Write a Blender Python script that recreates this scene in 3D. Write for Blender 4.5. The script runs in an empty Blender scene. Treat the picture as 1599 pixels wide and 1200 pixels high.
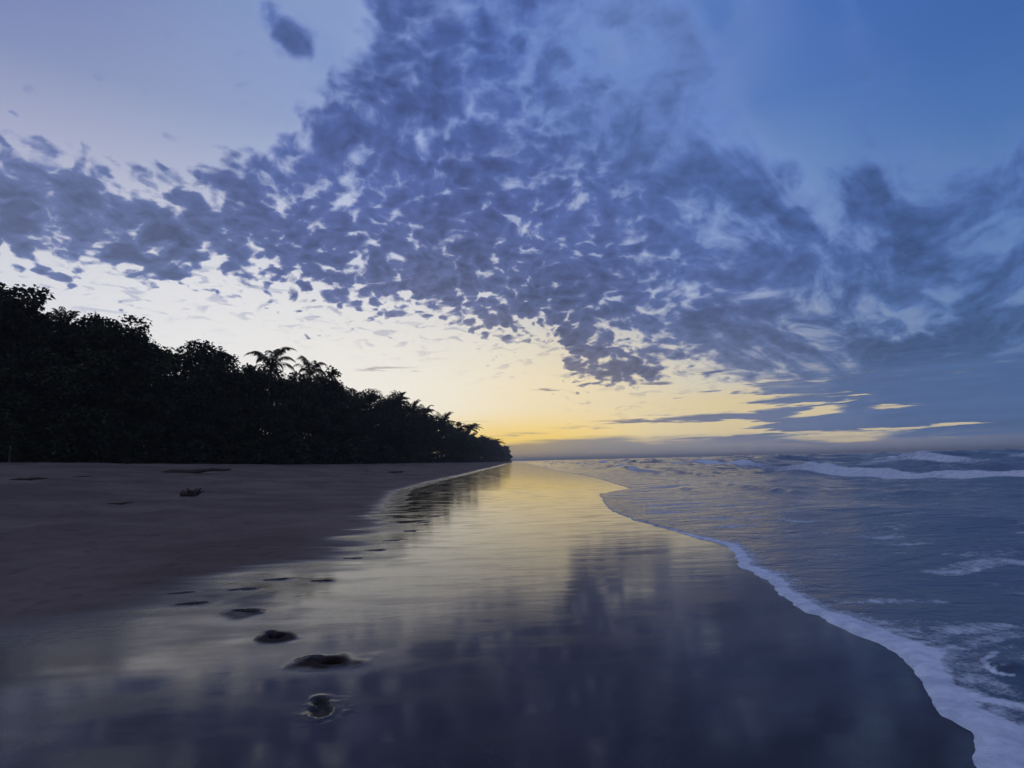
import bpy, math, random
import numpy as np
from mathutils import Matrix, Vector

sc = bpy.context.scene
COL = sc.collection
R = math.radians

# ------------------------------------------------------------------ camera
CAM_H = 1.4
FPX = 888.0                      # focal length in photo pixels (1599 wide)
PITCH, ROLL = R(7.71), R(-1.32)
cam_d = bpy.data.cameras.new('camera'); cam = bpy.data.objects.new('camera', cam_d); COL.objects.link(cam)
CM = Matrix.Rotation(math.pi/2 + PITCH, 3, 'X') @ Matrix.Rotation(ROLL, 3, 'Z')
cam.matrix_world = Matrix.Translation((0, 0, CAM_H)) @ CM.to_4x4()
cam_d.sensor_width = 36.0
cam_d.lens = 36.0*FPX/1599.0
cam_d.clip_start = 0.05
cam_d.clip_end = 40000
sc.camera = cam

def pdir(x, y):
    """photo pixel -> unit world direction"""
    v = CM @ Vector(((x-799.5)/FPX, -(y-600)/FPX, -1.0))
    return v.normalized()
def azel(x, y):
    d = pdir(x, y)
    return math.degrees(math.atan2(d.x, d.y)), math.degrees(math.asin(d.z))
def gpt(x, y, z=0.0):
    """photo pixel -> point on the level z"""
    d = pdir(x, y); t = (z-CAM_H)/d.z
    return d.x*t, d.y*t
def lin(c):
    return tuple(((v/255)/12.92 if v/255 <= .04045 else ((v/255+.055)/1.055)**2.4) for v in c[:3])

sc.view_settings.view_transform = 'Standard'
sc.view_settings.look = 'None'
sc.view_settings.exposure = 0.0
sc.view_settings.gamma = 1.0
sc.cycles.max_bounces = 5
sc.cycles.diffuse_bounces = 2
sc.cycles.glossy_bounces = 3
sc.cycles.use_denoising = True
sc.cycles.use_adaptive_sampling = True; sc.cycles.adaptive_threshold = .015; sc.cycles.adaptive_min_samples = 16

# ------------------------------------------------------------------ node helper
class NT:
    def __init__(s, tree): s.t = tree; s.n = tree.nodes; s.l = tree.links
    def new(s, typ, **k):
        n = s.n.new(typ)
        for a, b in k.items(): setattr(n, a, b)
        return n
    def put(s, sock, v):
        if isinstance(v, bpy.types.NodeSocket): s.l.new(v, sock)
        elif v is not None: sock.default_value = v
    # explicit colour/vector conversions, made before the node that uses them, keep the shader's stack small
    def vec(s, v):
        if isinstance(v, bpy.types.NodeSocket) and v.type == 'RGBA':
            a = s.n.new('ShaderNodeSeparateColor'); s.l.new(v, a.inputs[0]); c = s.n.new('ShaderNodeCombineXYZ')
            for i in range(3): s.l.new(a.outputs[i], c.inputs[i])
            return c.outputs[0]
        return v
    def col(s, v):
        if isinstance(v, bpy.types.NodeSocket) and v.type == 'VECTOR':
            a = s.n.new('ShaderNodeSeparateXYZ'); s.l.new(v, a.inputs[0]); c = s.n.new('ShaderNodeCombineColor')
            for i in range(3): s.l.new(a.outputs[i], c.inputs[i])
            return c.outputs[0]
        return v
    def m(s, op, a, b=None, c=None, clamp=False):
        n = s.new('ShaderNodeMath', operation=op, use_clamp=clamp)
        s.put(n.inputs[0], a)
        if b is not None: s.put(n.inputs[1], b)
        if c is not None: s.put(n.inputs[2], c)
        return n.outputs[0]
    def vm(s, op, a, b=None, c=None, out=0):
        a = s.vec(a); b = s.vec(b); c = s.vec(c)
        n = s.new('ShaderNodeVectorMath', operation=op)
        s.put(n.inputs[0], a)
        if b is not None:
            if op == 'SCALE': s.put(n.inputs['Scale'], b)
            else: s.put(n.inputs[1], b)
        if c is not None: s.put(n.inputs[2], c)
        return n.outputs[out]
    def mr(s, v, a, b, c=0.0, d=1.0, t='SMOOTHSTEP'):
        n = s.new('ShaderNodeMapRange', interpolation_type=t)
        for i, q in enumerate((v, a, b, c, d)): s.put(n.inputs[i], q)
        return n.outputs[0]
    def noise(s, vec, scale, detail=3.0, rough=.5, dist=0.0, lac=2.0, out=0, dim='2D'):
        n = s.new('ShaderNodeTexNoise', noise_dimensions=dim)
        s.put(n.inputs['Vector'], vec)
        for k, q in (('Scale', scale), ('Detail', detail), ('Roughness', rough), ('Distortion', dist), ('Lacunarity', lac)):
            s.put(n.inputs[k], q)
        return n.outputs[out]
    def xyz(s, x, y, z=0.0):
        n = s.new('ShaderNodeCombineXYZ')
        s.put(n.inputs[0], x); s.put(n.inputs[1], y); s.put(n.inputs[2], z)
        return n.outputs[0]
    def sep(s, v):
        n = s.new('ShaderNodeSeparateXYZ'); s.put(n.inputs[0], v); return n.outputs
    def mix(s, f, a, b, mode='MIX'):
        a = s.col(a); b = s.col(b)
        n = s.new('ShaderNodeMix', data_type='RGBA', blend_type=mode)
        s.put(n.inputs[0], f)
        for k, q in ((6, a), (7, b)):
            if isinstance(q, tuple): q = tuple(q)+(1.0,)*(4-len(q))
            s.put(n.inputs[k], q)
        return n.outputs[2]
    def mixf(s, f, a, b):
        n = s.new('ShaderNodeMix', data_type='FLOAT')
        s.put(n.inputs[0], f); s.put(n.inputs[2], a); s.put(n.inputs[3], b)
        return n.outputs[0]
    def tmap(s, vec, loc, rot, scale):
        n = s.new('ShaderNodeMapping', vector_type='TEXTURE')
        s.put(n.inputs[0], vec)
        n.inputs[1].default_value = loc; n.inputs[2].default_value = rot; n.inputs[3].default_value = scale
        return n.outputs[0]
    def curve(s, v, pts, x0, x1, y0, y1):
        """float curve through pts over x0..x1, values y0..y1"""
        t = s.mr(v, x0, x1, 0, 1, 'LINEAR')
        n = s.new('ShaderNodeFloatCurve'); s.put(n.inputs['Value'], t)
        cu = n.mapping.curves[0]
        pp = sorted((min(max((x-x0)/(x1-x0), 0), 1), min(max((y-y0)/(y1-y0), 0), 1)) for x, y in pts)
        cu.points[0].location = (0, pp[0][1]); cu.points[1].location = (1, pp[-1][1])
        for x, y in pp:
            if .001 < x < .999: cu.points.new(x, y)
        for p in cu.points: p.handle_type = 'AUTO_CLAMPED'
        n.mapping.update()
        return s.m('MULTIPLY_ADD', n.outputs[0], y1-y0, y0)
# ------------------------------------------------------------------ sky (world): dusk sky with altocumulus sheet
w = bpy.data.worlds.new('World'); sc.world = w; w.use_nodes = True
N = NT(w.node_tree); N.n.clear()
d = N.vm('NORMALIZE', N.new('ShaderNodeTexCoord').outputs['Generated'])
dx, dy, dz = N.sep(d)
az = N.m('MULTIPLY', N.m('ARCTAN2', dx, dy), 180/math.pi)
el = N.m('MULTIPLY', N.m('ARCSINE', dz), 180/math.pi)
P = N.xyz(az, el, 0.0)

def field(pts, sx, sy):
    """smooth colour field over the dome, as colour ramps over azimuth at a few elevations"""
    cp = []
    for (x, y, c, *k) in pts:
        a, e = (x, y) if k and k[0] == 'ae' else azel(x, y)
        cp.append((a, e)+lin(c))
    cp = np.array(cp)
    azs = [-180,-130,-95,-75,-60,-50,-44,-39,-34,-30,-26,-22,-18,-14,-10,-6,-2,2,6,10,14,18,22,26,30,35,40,48,60,80,120,180]
    els = [0, 2.5, 5, 8, 11.5, 15.5, 20, 25, 31, 38, 47, 62]
    t = N.mr(az, -180, 180, 0, 1, 'LINEAR')
    out = None
    for i, e in enumerate(els):
        n = N.new('ShaderNodeValToRGB'); N.put(n.inputs[0], t); cr = n.color_ramp; cr.interpolation = 'LINEAR'
        for j, a in enumerate(azs):
            g = np.exp(-((cp[:, 0]-a)/sx)**2-((cp[:, 1]-e)/sy)**2) + 1e-9*np.exp(-((cp[:, 0]-a)/60)**2-((cp[:, 1]-e)/40)**2)
            c = (g[:, None]*cp[:, 2:]).sum(0)/g.sum()
            pos = (a+180)/360
            el_ = cr.elements[0] if j == 0 else (cr.elements[len(cr.elements)-1] if j == len(azs)-1 else cr.elements.new(pos))
            el_.position = pos; el_.color = (*c, 1)
        cr.interpolation = 'LINEAR'
        out = n.outputs[0] if out is None else N.mix(N.mr(el, els[i-1], e, 0, 1, 'LINEAR'), out, n.outputs[0])
    return out

clear = field([
    (0, 0, (102,122,176)), (200, 60, (118,136,182)), (0, 180, (163,168,198)), (300, 190, (157,170,203)), (150, 270, (184,187,208)),
    (60, 420, (214,216,225)), (330, 430, (220,221,228)), (250, 500, (238,237,235)), (480, 540, (238,235,232)), (560, 370, (188,197,220)), (620, 560, (240,236,228)),
    (700, 500, (212,211,217)), (420, 90, (132,153,198)), (660, 200, (152,172,214)), (560, 630, (238,235,224)), (700, 620, (244,238,220)),
    (760, 590, (240,235,220)), (860, 622, (242,223,178)), (815, 655, (246,220,160)), (900, 660, (236,208,150)), (980, 600, (222,215,194)), (1120, 610, (210,203,186)), (900, 440, (164,175,203)),
    (1060, 450, (158,174,207)), (1180, 330, (132,158,203)), (900, 60, (100,133,190)), (1080, 60, (90,124,186)), (1250, 40, (70,108,182)),
    (1450, 40, (62,100,170)), (1599, 0, (56,90,160)), (1300, 240, (102,138,192)), (1450, 170, (76,116,178)), (1599, 150, (78,118,178)),
    (1400, 450, (100,134,182)), (1580, 400, (88,126,176)), (1500, 560, (92,122,168)), (1300, 600, (180,176,168)), (1590, 640, (84,110,156)),
    (0, 88, (136,152,200), 'ae'), (-75, 10, (150,152,175), 'ae'), (-80, 40, (96,110,156), 'ae'), (75, 10, (60,78,124), 'ae'), (80, 40, (54,78,134), 'ae'),
    (-130, 12, (140,142,162), 'ae'), (130, 12, (118,128,158), 'ae'), (180, 14, (122,128,154), 'ae'), (-179, 14, (122,128,154), 'ae'), (0, 60, (104,130,190), 'ae'),
    (-110, 55, (132,144,182), 'ae'), (110, 55, (118,136,182), 'ae'), (180, 55, (122,134,176), 'ae'), (-179, 55, (122,134,176), 'ae'),
], 9.0, 6.0)
dark = field([
    (60, 300, (96,110,154)), (250, 350, (88,104,148)), (450, 350, (72,88,140)), (560, 230, (74,92,152)), (700, 90, (72,95,160)), (450, 45, (82,103,158)),
    (650, 470, (86,98,142)), (850, 480, (78,92,136)), (800, 280, (72,90,148)), (950, 330, (72,91,148)), (1100, 440, (78,97,152)), (970, 565, (70,84,120)),
    (1000, 120, (90,116,172)), (1180, 270, (78,106,166)), (1300, 350, (70,95,156)), (1450, 270, (76,102,156)), (1599, 330, (68,98,158)), (1400, 470, (74,101,154)),
    (1200, 550, (86,104,146)), (1450, 580, (72,102,146)), (1599, 560, (66,94,142)), (1250, 640, (92,106,138)), (1050, 655, (118,120,140)), (1500, 660, (84,104,140)), (860, 690, (165,148,128)),
    (700, 640, (175,165,150)),
    (-75, 15, (96,104,140), 'ae'), (75, 15, (56,76,122), 'ae'), (0, 60, (90,112,168), 'ae'), (180, 30, (106,112,140), 'ae'), (-179, 30, (106,112,140), 'ae'),
    (100, 50, (104,120,162), 'ae'), (-100, 50, (112,122,158), 'ae'),
], 9.0, 6.0)

# the cloud layer is a high flat sheet: direction -> place on the sheet
inv = N.m('DIVIDE', 1.0, N.m('ADD', N.m('MAXIMUM', dz, 0.0), 0.07))
px = N.m('MULTIPLY', dx, inv); py = N.m('MULTIPLY', dy, inv)
pl = N.xyz(px, py, 0.0)
inv2 = N.m('DIVIDE', 1.0, N.m('ADD', N.m('MAXIMUM', dz, 0.0), 0.40))
pl2 = N.xyz(N.m('MULTIPLY', dx, inv2), N.m('MULTIPLY', dy, inv2), 0.0)
warp = N.vm('SCALE', N.vm('SUBTRACT', N.noise(pl2, 5.0, 3, .5, out=1), (.5, .5, .5)), .10)
plw = N.vm('ADD', pl2, warp)
warp2 = N.vm('SUBTRACT', N.noise(pl2, 26.0, 3, .55, out=1), (.5, .5, .5))
wdeg = N.vm('MULTIPLY', warp, (90, 60, 0))
Pw = N.vm('ADD', P, wdeg)
# right-hand part of the sheet is drawn out into streaks
rs = N.mr(az, 4.0, 32.0)
st = N.tmap(pl, (0, 0, 0), (0, 0, R(-38)), (1.0, 3.2, 1.0))
st = N.vm('ADD', st, N.vm('SCALE', N.vm('SUBTRACT', N.noise(st, 1.6, 3, .5, out=1), (.5, .5, .5)), .4))
def vmix(f, a, b):
    n = N.new('ShaderNodeMix', data_type='VECTOR'); N.put(n.inputs[0], f); N.put(n.inputs[4], a); N.put(n.inputs[5], b); return n.outputs[1]
puff_n = N.noise(plw, 21.0, 4.0, .52)
def cells(scale, wamp):
    v = N.new('ShaderNodeTexVoronoi', feature='F1', voronoi_dimensions='2D')
    N.put(v.inputs['Vector'], N.vm('ADD', plw, N.vm('SCALE', warp2, wamp))); v.inputs['Scale'].default_value = scale
    return N.mr(v.outputs['Distance'], 0.0, .8, .5, -.5, 'SMOOTHSTEP')
puff_l = N.m('MULTIPLY_ADD', N.m('SUBTRACT', puff_n, .5), .80, .548)
puff_l = N.m('MULTIPLY_ADD', cells(20.0, .045), N.mr(el, 10, 35, .33, .20), puff_l)
puff_l = N.m('MULTIPLY_ADD', cells(41.0, .03), N.mr(el, 10, 35, .20, .11), puff_l)
puff_r = N.noise(st, 5.6, 6.0, .55)
puff_r = N.m('MULTIPLY_ADD', N.m('SUBTRACT', puff_r, .5), 1.7, .5)
puff = N.mixf(rs, puff_l, puff_r)
big = N.noise(pl2, 4.2, 2.0, .5)
wob = N.m('MULTIPLY', N.m('SUBTRACT', N.noise(plw, 7.0, 4, .6), .5), 10.0)       # ragged edges, in degrees
elw = N.m('ADD', el, wob)

LOW = [(-300,405),(0,412),(100,412),(200,420),(350,425),(480,455),(600,482),(700,497),(790,525),(850,500),(880,555),(930,590),(1000,585),(1050,565),(1100,575),(1160,590),(1220,598),(1280,600),(1320,640),(1400,668),(1500,684),(1599,690)]
UP = [(-300,160),(0,190),(80,195),(150,228),(200,262),(260,278),(310,258),(350,235),(420,205),(480,160),(520,110),(560,60),(600,-10),(700,-150),(950,-150),(1060,-30),(1130,90),(1200,190),(1250,255),(1285,300),(1330,265),(1400,232),(1500,215),(1599,200)]
lo = N.curve(az, [azel(*p) for p in LOW], -60, 60, 0, 60)
up = N.curve(az, [azel(*p) for p in UP], -60, 60, 0, 60)
up = N.m('ADD', up, N.mr(N.m('ABSOLUTE', N.m('SUBTRACT', az, 0.0)), 46, 60, 0, 30))
lowsoft = N.mixf(rs, 2.2, 1.2)
ed = N.m('SUBTRACT', N.m('MULTIPLY_ADD', wob, .22, el), lo)
a1 = N.m('MULTIPLY', N.mr(ed, N.m('MULTIPLY', lowsoft, -1.0), N.m('MULTIPLY', lowsoft, 1.5)), .55)
a1 = N.m('ADD', a1, N.m('MULTIPLY', N.mr(ed, N.mixf(rs, -4.5, -1.6), N.mixf(rs, .2, .5)), .45))
a2 = N.mr(N.m('SUBTRACT', up, N.m('MULTIPLY_ADD', wob, .5, el)), -3.4, 4.2)
cov = N.m('MULTIPLY', a1, a2)

def blob(x, y, rx, ry, rot=0.0, soft=1.0):
    """ellipse given in photo pixels, turned into degrees on the dome; 1 in the middle, 0 at the rim"""
    a, e = azel(x, y); a1_, e1_ = azel(x+rx, y); a2_, e2_ = azel(x, y-ry)
    q = N.tmap(Pst if ry <= 14 and y > 560 else Pw if ry > 13 else P, (a, e, 0), (0, 0, R(rot)), (abs(a1_-a), abs(e2_-e), 1))
    g = N.new('ShaderNodeTexGradient', gradient_type='SPHERICAL'); N.put(g.inputs[0], q)
    return N.mr(g.outputs['Fac'], 0.0, soft, 0.0, 1.0)
def addb(c, s, *a, **k):
    return N.m('MULTIPLY_ADD', blob(*a, **k), s, c)
# separate clouds outside the sheet, and places where it is thick or torn
for b in [(440,40,85,56,0,1.,1.15),(470,55,60,40,0,1.,.5),(612,30,50,40,0,.9,.9),(250,414,90,16,0,.9,.75),(90,430,90,14,0,.9,.6),(330,450,90,14,0,.9,.5),(500,520,80,14,0,.9,.5),(180,300,60,22,-10,.9,-.25)]:
    x, y, rx, ry, rot, so, s_ = b
    cov = addb(cov, s_, x, y, rx, ry, rot, soft=so)
thick = 0.0
for b in [(700,120,90,110,0,.14),(800,90,140,60,0,.06),(560,210,110,60,0,.06),(250,350,120,60,0,.16),(40,320,120,60,0,.2),(1180,420,140,80,0,.10),(1350,330,120,60,25,.18),(1450,560,260,80,0,.30),(1150,520,170,60,0,.22),(960,575,110,26,0,.25),(1500,640,200,50,0,.3),(640,330,90,60,0,.06),(1060,300,90,40,20,.1),(900,350,80,40,0,.08)
          ,(680,205,55,35,0,-.16),(570,380,60,45,0,-.05),(470,235,40,30,0,-.10),(720,395,50,30,0,-.08),(1070,450,36,28,0,-.30),(900,270,80,60,0,-.06),(985,95,130,70,0,-.22),(800,40,100,70,0,-.16),(600,90,70,50,0,-.08),(880,60,100,60,0,-.06),(980,535,45,18,0,-.3),(1440,405,150,22,18,-.22),(1190,462,90,9,3,-.25),(1530,355,90,10,20,-.22),(1230,300,60,30,30,-.2),(1150,200,100,50,20,-.05),(1500,470,120,18,20,-.16)]:
    x, y, rx, ry, rot, s_ = b
    thick = N.m('MULTIPLY_ADD', blob(x, y, rx, ry, rot, soft=1.0), s_, thick)
soft = N.m('ADD', N.m('MULTIPLY', rs, .13), N.m('ADD', .085, N.mr(el, 18, 42, 0, .17)))
val = N.m('ADD', N.m('MULTIPLY_ADD', N.m('SUBTRACT', cov, 1.0), .62, puff), N.m('MULTIPLY_ADD', N.m('SUBTRACT', big, .5), .36, thick))
c0 = N.mixf(rs, .35, .315)
dens = N.mr(val, N.m('SUBTRACT', c0, N.m('MULTIPLY', soft, 1.35)), N.m('ADD', c0, N.m('MULTIPLY', soft, 1.2)))
shade = N.mr(val, c0, N.m('ADD', c0, .32))            # cloud bases a bit uneven

# thin veil above the sheet, centre top
veiln = N.noise(N.tmap(pl, (0, 0, 0), (0, 0, R(-30)), (.8, 1.6, 1)), 3.2, 6.0, .6)
veil = N.m('MULTIPLY', N.m('MULTIPLY', N.m('MAXIMUM', blob(960, 60, 400, 330, 0, soft=.95), N.m('MULTIPLY', blob(520, 80, 210, 200, 0, soft=1.0), .75)), N.mr(veiln, .34, .62)), .62)
sky = N.mix(veil, clear, lin((120,144,197)))
# bright thin rims of cloud
rim = N.m('MULTIPLY', N.mr(val, N.m('SUBTRACT', c0, N.m('MULTIPLY', soft, 2.2)), N.m('SUBTRACT', c0, N.m('MULTIPLY', soft, .4))), cov)
sky = N.mix(N.m('MULTIPLY', rim, .3), sky, N.vm('ADD', N.vm('SCALE', clear, .9), (.12, .12, .14)))
fine = N.m('MULTIPLY', N.m('SUBTRACT', N.noise(plw, 38.0, 3, .55), .5), .45)
dk = N.vm('SCALE', dark, N.m('ADD', N.m('ADD', N.mr(val, N.m('SUBTRACT', c0, .05), N.m('ADD', c0, .42), 1.42, .80, 'LINEAR'), fine), N.m('MULTIPLY', N.m('SUBTRACT', .5, big), .5)))
sky = N.mix(N.m('MULTIPLY', dens, .95), sky, dk)

# small flat shreds under the near edge of the sheet
fr = N.noise(N.xyz(N.m('MULTIPLY', az, .42), N.m('MULTIPLY', el, 1.5), 0.0), 1.0, 4, .6, .4)
fr = N.m('MULTIPLY', N.mr(fr, .55, .68), N.m('MULTIPLY', N.mr(ed, -7.0, -1.5), N.mr(ed, 1.0, -.8)))
sky = N.mix(N.m('MULTIPLY', fr, N.mixf(rs, .42, .25)), sky, N.vm('SCALE', dark, 1.45))
# glow and streaky banks near the horizon
glow = N.mr(el, 5.5, 1.8); glow = N.m('MULTIPLY', glow, N.mr(N.m('ABSOLUTE', N.m('ADD', az, -1.0)), 17, 2))
sky = N.mix(N.m('MULTIPLY', glow, N.m('SUBTRACT', 1.0, N.m('MULTIPLY', dens, .95))), sky, lin((250,214,118)))
h = N.noise(N.xyz(N.m('MULTIPLY', az, .085), N.m('MULTIPLY', el, 1.25), 3.0), 1.0, 5.0, .58, .15)
h2 = N.noise(N.xyz(N.m('MULTIPLY', az, .03), N.m('MULTIPLY', el, .55), 8.0), 1.0, 3.0, .5)
hf = N.m('SUBTRACT', N.noise(N.xyz(N.m('MULTIPLY', az, .30), N.m('MULTIPLY', el, 4.2), 5.0), 1.0, 4, .6, .3), .5)
hd = N.m('ADD', N.m('SUBTRACT', h, .5), N.m('MULTIPLY', hf, .55)); Pst = N.vm('ADD', P, N.xyz(N.m('MULTIPLY', N.m('SUBTRACT', h2, .5), 14.0), N.m('MULTIPLY', hd, 1.3), 0.0))
# right-hand low banks: coverage grows to the right, torn by yellow gaps
bk = N.m('MULTIPLY', N.mr(az, 6, 24), N.mr(el, 10.5, 4.5))
bank = N.mr(N.m('ADD', h, N.m('MULTIPLY_ADD', N.m('SUBTRACT', h2, .5), .5, N.mr(az, 4, 40, -.14, .2, 'LINEAR'))), .42, .50)
bank = N.m('MULTIPLY', bank, bk)
for (x, y, rx, ry, rot, s_) in [(1090,607,200,16,6,1.3),(1145,637,70,6,1,1.4),(1245,644,85,8,5,1.4),(1400,634,90,4,1,.8),(1480,650,60,3,1,.5),(1060,669,130,8,0,1.4),(1150,678,80,4,0,1.2),(1340,680,140,10,0,1.3),(1490,683,130,10,0,.55)]:
    bank = N.m('SUBTRACT', bank, N.m('MULTIPLY', blob(x, y, rx, ry, rot, soft=.9), s_))
for (x, y, rx, ry, rot, s_) in [(1230,624,190,10,3,.9),(1060,655,150,8,1,1.1),(1330,661,200,9,0,1.),(1520,655,160,20,0,1.0),(650,576,80,4,0,.5),(830,611,40,4,2,.8),(1030,600,40,4,3,.8),(1105,582,44,5,3,.7),(800,679,60,3,0,.5),(950,660,70,4,0,.8),(680,560,50,4,0,.2),(770,655,40,4,0,.3),(860,668,60,3,0,.4)]:
    bank = N.m('ADD', bank, N.m('MULTIPLY', blob(x, y, rx, ry, rot, soft=.9), N.m('MULTIPLY_ADD', N.m('SUBTRACT', h, .45), 2.0*s_, s_)))
bank = N.mr(N.m('MULTIPLY_ADD', N.m('MULTIPLY', hf, N.mr(bank, .02, .4)), 1.1, bank), .05, .95)
gapcol = N.mix(N.mr(az, 8, 34), lin((230,208,152)), lin((204,190,160)))
sky = N.mix(N.m('MULTIPLY', N.m('MULTIPLY', bk, N.m('SUBTRACT', 1.0, bank)), N.mr(el, 7.5, 5.0)), sky, gapcol)
sky = N.mix(N.m('MULTIPLY', bank, .95), sky, N.vm('SCALE', dark, N.m('MULTIPLY_ADD', h, .5, .78)))
# horizon murk with a scalloped upper edge
mur = N.mr(N.m('ADD', el, N.m('MULTIPLY', N.m('SUBTRACT', h, .5), 2.4)), N.mr(az, 10, 34, 2.2, 1.7), N.mr(az, 10, 34, 1.4, .9))
murc = N.mix(N.mr(az, -2, 30), N.mix(N.mr(az, 0, 10), lin((170,152,125)), lin((144,140,138))), N.mix(N.mr(az, 26, 46), lin((132,138,156)), lin((100,114,145))))
murc = N.mix(N.m('MULTIPLY', N.mr(h, .5, .62), N.m('MULTIPLY', N.mr(el, .2, .8), .4)), murc, lin((176,156,148)))
sky = N.mix(N.m('MULTIPLY', N.m('MULTIPLY', mur, N.mr(N.m('ABSOLUTE', az), 130, 60)), .92), sky, murc)

sky = N.col(N.vm('SCALE', sky, N.mr(el, 1, 14, 1.10, 1.0)))
bg = N.new('ShaderNodeBackground'); N.put(bg.inputs['Color'], sky); bg.inputs['Strength'].default_value = 1.0
N.l.new(bg.outputs[0], N.new('ShaderNodeOutputWorld').inputs['Surface'])
w.cycles.sampling_method = 'MANUAL'; w.cycles.sample_map_resolution = 1024
# ------------------------------------------------------------------ helpers for meshes and tags
rng = np.random.default_rng(7)
_pt = rng.random((256, 256))*2-1
def vnoise(x, y, seed=0):
    """smooth value noise, numpy"""
    x = np.asarray(x, float)+seed*17.3; y = np.asarray(y, float)+seed*9.1
    xi = np.floor(x).astype(int); yi = np.floor(y).astype(int); fx = x-xi; fy = y-yi
    fx = fx*fx*(3-2*fx); fy = fy*fy*(3-2*fy)
    g = lambda a, b: _pt[a % 256, b % 256]
    return (g(xi, yi)*(1-fx)+g(xi+1, yi)*fx)*(1-fy)+(g(xi, yi+1)*(1-fx)+g(xi+1, yi+1)*fx)*fy
def fbm(x, y, o=4, seed=0, g=.5):
    v = 0; a = 1
    for i in range(o):
        v = v+a*vnoise(x*2**i, y*2**i, seed+i*3); a *= g
    return v
def sstep(v, a, b):
    t = np.clip((v-a)/(b-a), 0, 1); return t*t*(3-2*t)
def mesh_obj(name, V, F, mat, parent=None, smooth=True, attrs=None, loc=None):
    me = bpy.data.meshes.new(name)
    V = np.asarray(V, np.float32); F = np.asarray(F, np.int32); k = F.shape[1]
    me.vertices.add(len(V)); me.vertices.foreach_set('co', V.ravel())
    me.loops.add(F.size); me.loops.foreach_set('vertex_index', F.ravel())
    me.polygons.add(len(F)); me.polygons.foreach_set('loop_start', np.arange(0, F.size, k, dtype=np.int32))
    me.update(calc_edges=True)
    me.polygons.foreach_set('use_smooth', np.full(len(F), smooth))
    for an, av in (attrs or {}).items():
        at = me.attributes.new(an, 'FLOAT', 'POINT'); at.data.foreach_set('value', np.asarray(av, np.float32).ravel())
    me.materials.append(mat)
    o = bpy.data.objects.new(name, me); COL.objects.link(o)
    if parent: o.parent = parent
    if loc is not None: o.location = loc
    return o
def grid_faces(nx, ny):
    i = np.arange(nx-1)[None, :]+np.arange(ny-1)[:, None]*nx
    return np.stack([i, i+1, i+1+nx, i+nx], -1).reshape(-1, 4)
def mat(name):
    m = bpy.data.materials.new(name); m.use_nodes = True
    n = NT(m.node_tree); b = [q for q in n.n if q.type == 'BSDF_PRINCIPLED'][0]
    return m, n, b
def attr(n, name):
    a = n.new('ShaderNodeAttribute', attribute_name=name); return a.outputs['Fac']
def spaced(segs):
    """sorted coordinates from (start, end, step, growth) pieces"""
    out = []
    for a, b, s, g in segs:
        v = a
        while (b-v)*np.sign(b-a) > 1e-9:
            out.append(v); v += s*np.sign(b-a); s *= g
        out.append(b)
    return np.unique(np.round(out, 5))

# ------------------------------------------------------------------ plan of the beach (x to the sea, y along the shore)
EDGE_PX = [(1560,1290),(1525,1200),(1500,1145),(1462,1118),(1455,1090),(1428,1052),(1413,1028),(1360,1000),(1300,975),(1240,945),(1195,910),(1155,882),(1135,853),(1060,832),(990,812),(950,795),(936,772),(985,763),(930,746),(870,735.5),(846,730)]
_e = sorted(((gpt(x, y)[1], gpt(x, y)[0]) for x, y in EDGE_PX))
_e = [(-400, 3.), (-40, 2.4), (-5, 1.6), (1.2, 1.75)]+[p for p in _e if p[0] > 1.5]+[(170, 6.5), (300, 6), (450, 5), (560, 2), (680, -16), (1000, -190), (2000, -900), (12000, -9000)]
_ey, _ex = np.array(_e).T
def xe(y):
    y = np.asarray(y, float)
    near = np.interp(y, _ey, _ex)
    return near + .05*fbm(y*2.2, y*0+3, 3, 5)*sstep(y, 0, 3) + .018*fbm(y*8.0, y*0+9, 3, 6)*(1-sstep(y, 8, 14)) + .25*vnoise(y*.11, y*0, 8)*sstep(y, 25, 60)
MIR_PX = [(-60,1200),(0,1165),(60,1100),(150,1058),(250,1032),(350,1003),(420,975),(515,905),(598,872),(640,825),(634,795),(640,768),(690,752),(735,741),(762,733)]
_m = sorted((gpt(x, y, .05)[1], gpt(x, y, .05)[0]) for x, y in MIR_PX)
_m = [(-400, -2.), (-3, -2.2)]+_m+[(120, -4), (300, -3), (450, 1), (560, -3), (700, -22), (12000, -9400)]
_my, _mx = np.array(_m).T
def xm(y):
    y = np.asarray(y, float)
    return np.interp(y, _my, _mx)+.12*fbm(y*1.3, y*0+1, 3, 2)
TREE = [(-40, -52), (20, -47), (47, -42), (72, -32), (121, -27), (196, -22), (333, -17), (470, -9), (560, -8), (700, -40), (12000, -9700)]
_ty, _tx = np.array(TREE, float).T
def xt(y): return np.interp(y, _ty, _tx)

def ground_z(x, y):
    x = np.asarray(x, float); y = np.asarray(y, float)
    e = xe(y); m = xm(y); t = xt(y)
    ew = np.interp(y, _ey, _ex); mw = np.interp(y, _my, _mx)
    z = np.where(x > ew, -(x-ew)*.03, (ew-x)*.008)
    z = np.where(x > ew+30, -.9-(x-ew-30)*.002, z)
    z = np.maximum(z, -6)
    s = np.clip((mw-x)/np.maximum(mw-t, 4), 0, 1.25)
    top = np.interp(y, [20, 47, 72, 121, 200, 400], [1.95, 1.85, 1.36, 1.30, 1.15, .95])
    sc_ = np.clip(s, 0, 1); sc_ = sc_**3/(sc_**2+.04)*1.04
    z = z+np.where(x < mw, top*(1-(1-sc_)**1.7)*.98, 0)
    z = z+np.where(x < t, np.minimum((t-x)*.03, 1.2), 0)
    dry = sstep(mw-x, 1.5, 7)
    z = z + dry*(.05*fbm(x*.5, y*.5, 4, 11) + .028*fbm(x*2.4, y*2.4, 4, 12))
    damp = sstep(mw+1.2-x, 0, 2.0)
    z = z + damp*.006*fbm(x*.8, y*.8, 2, 14)
    return z

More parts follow.
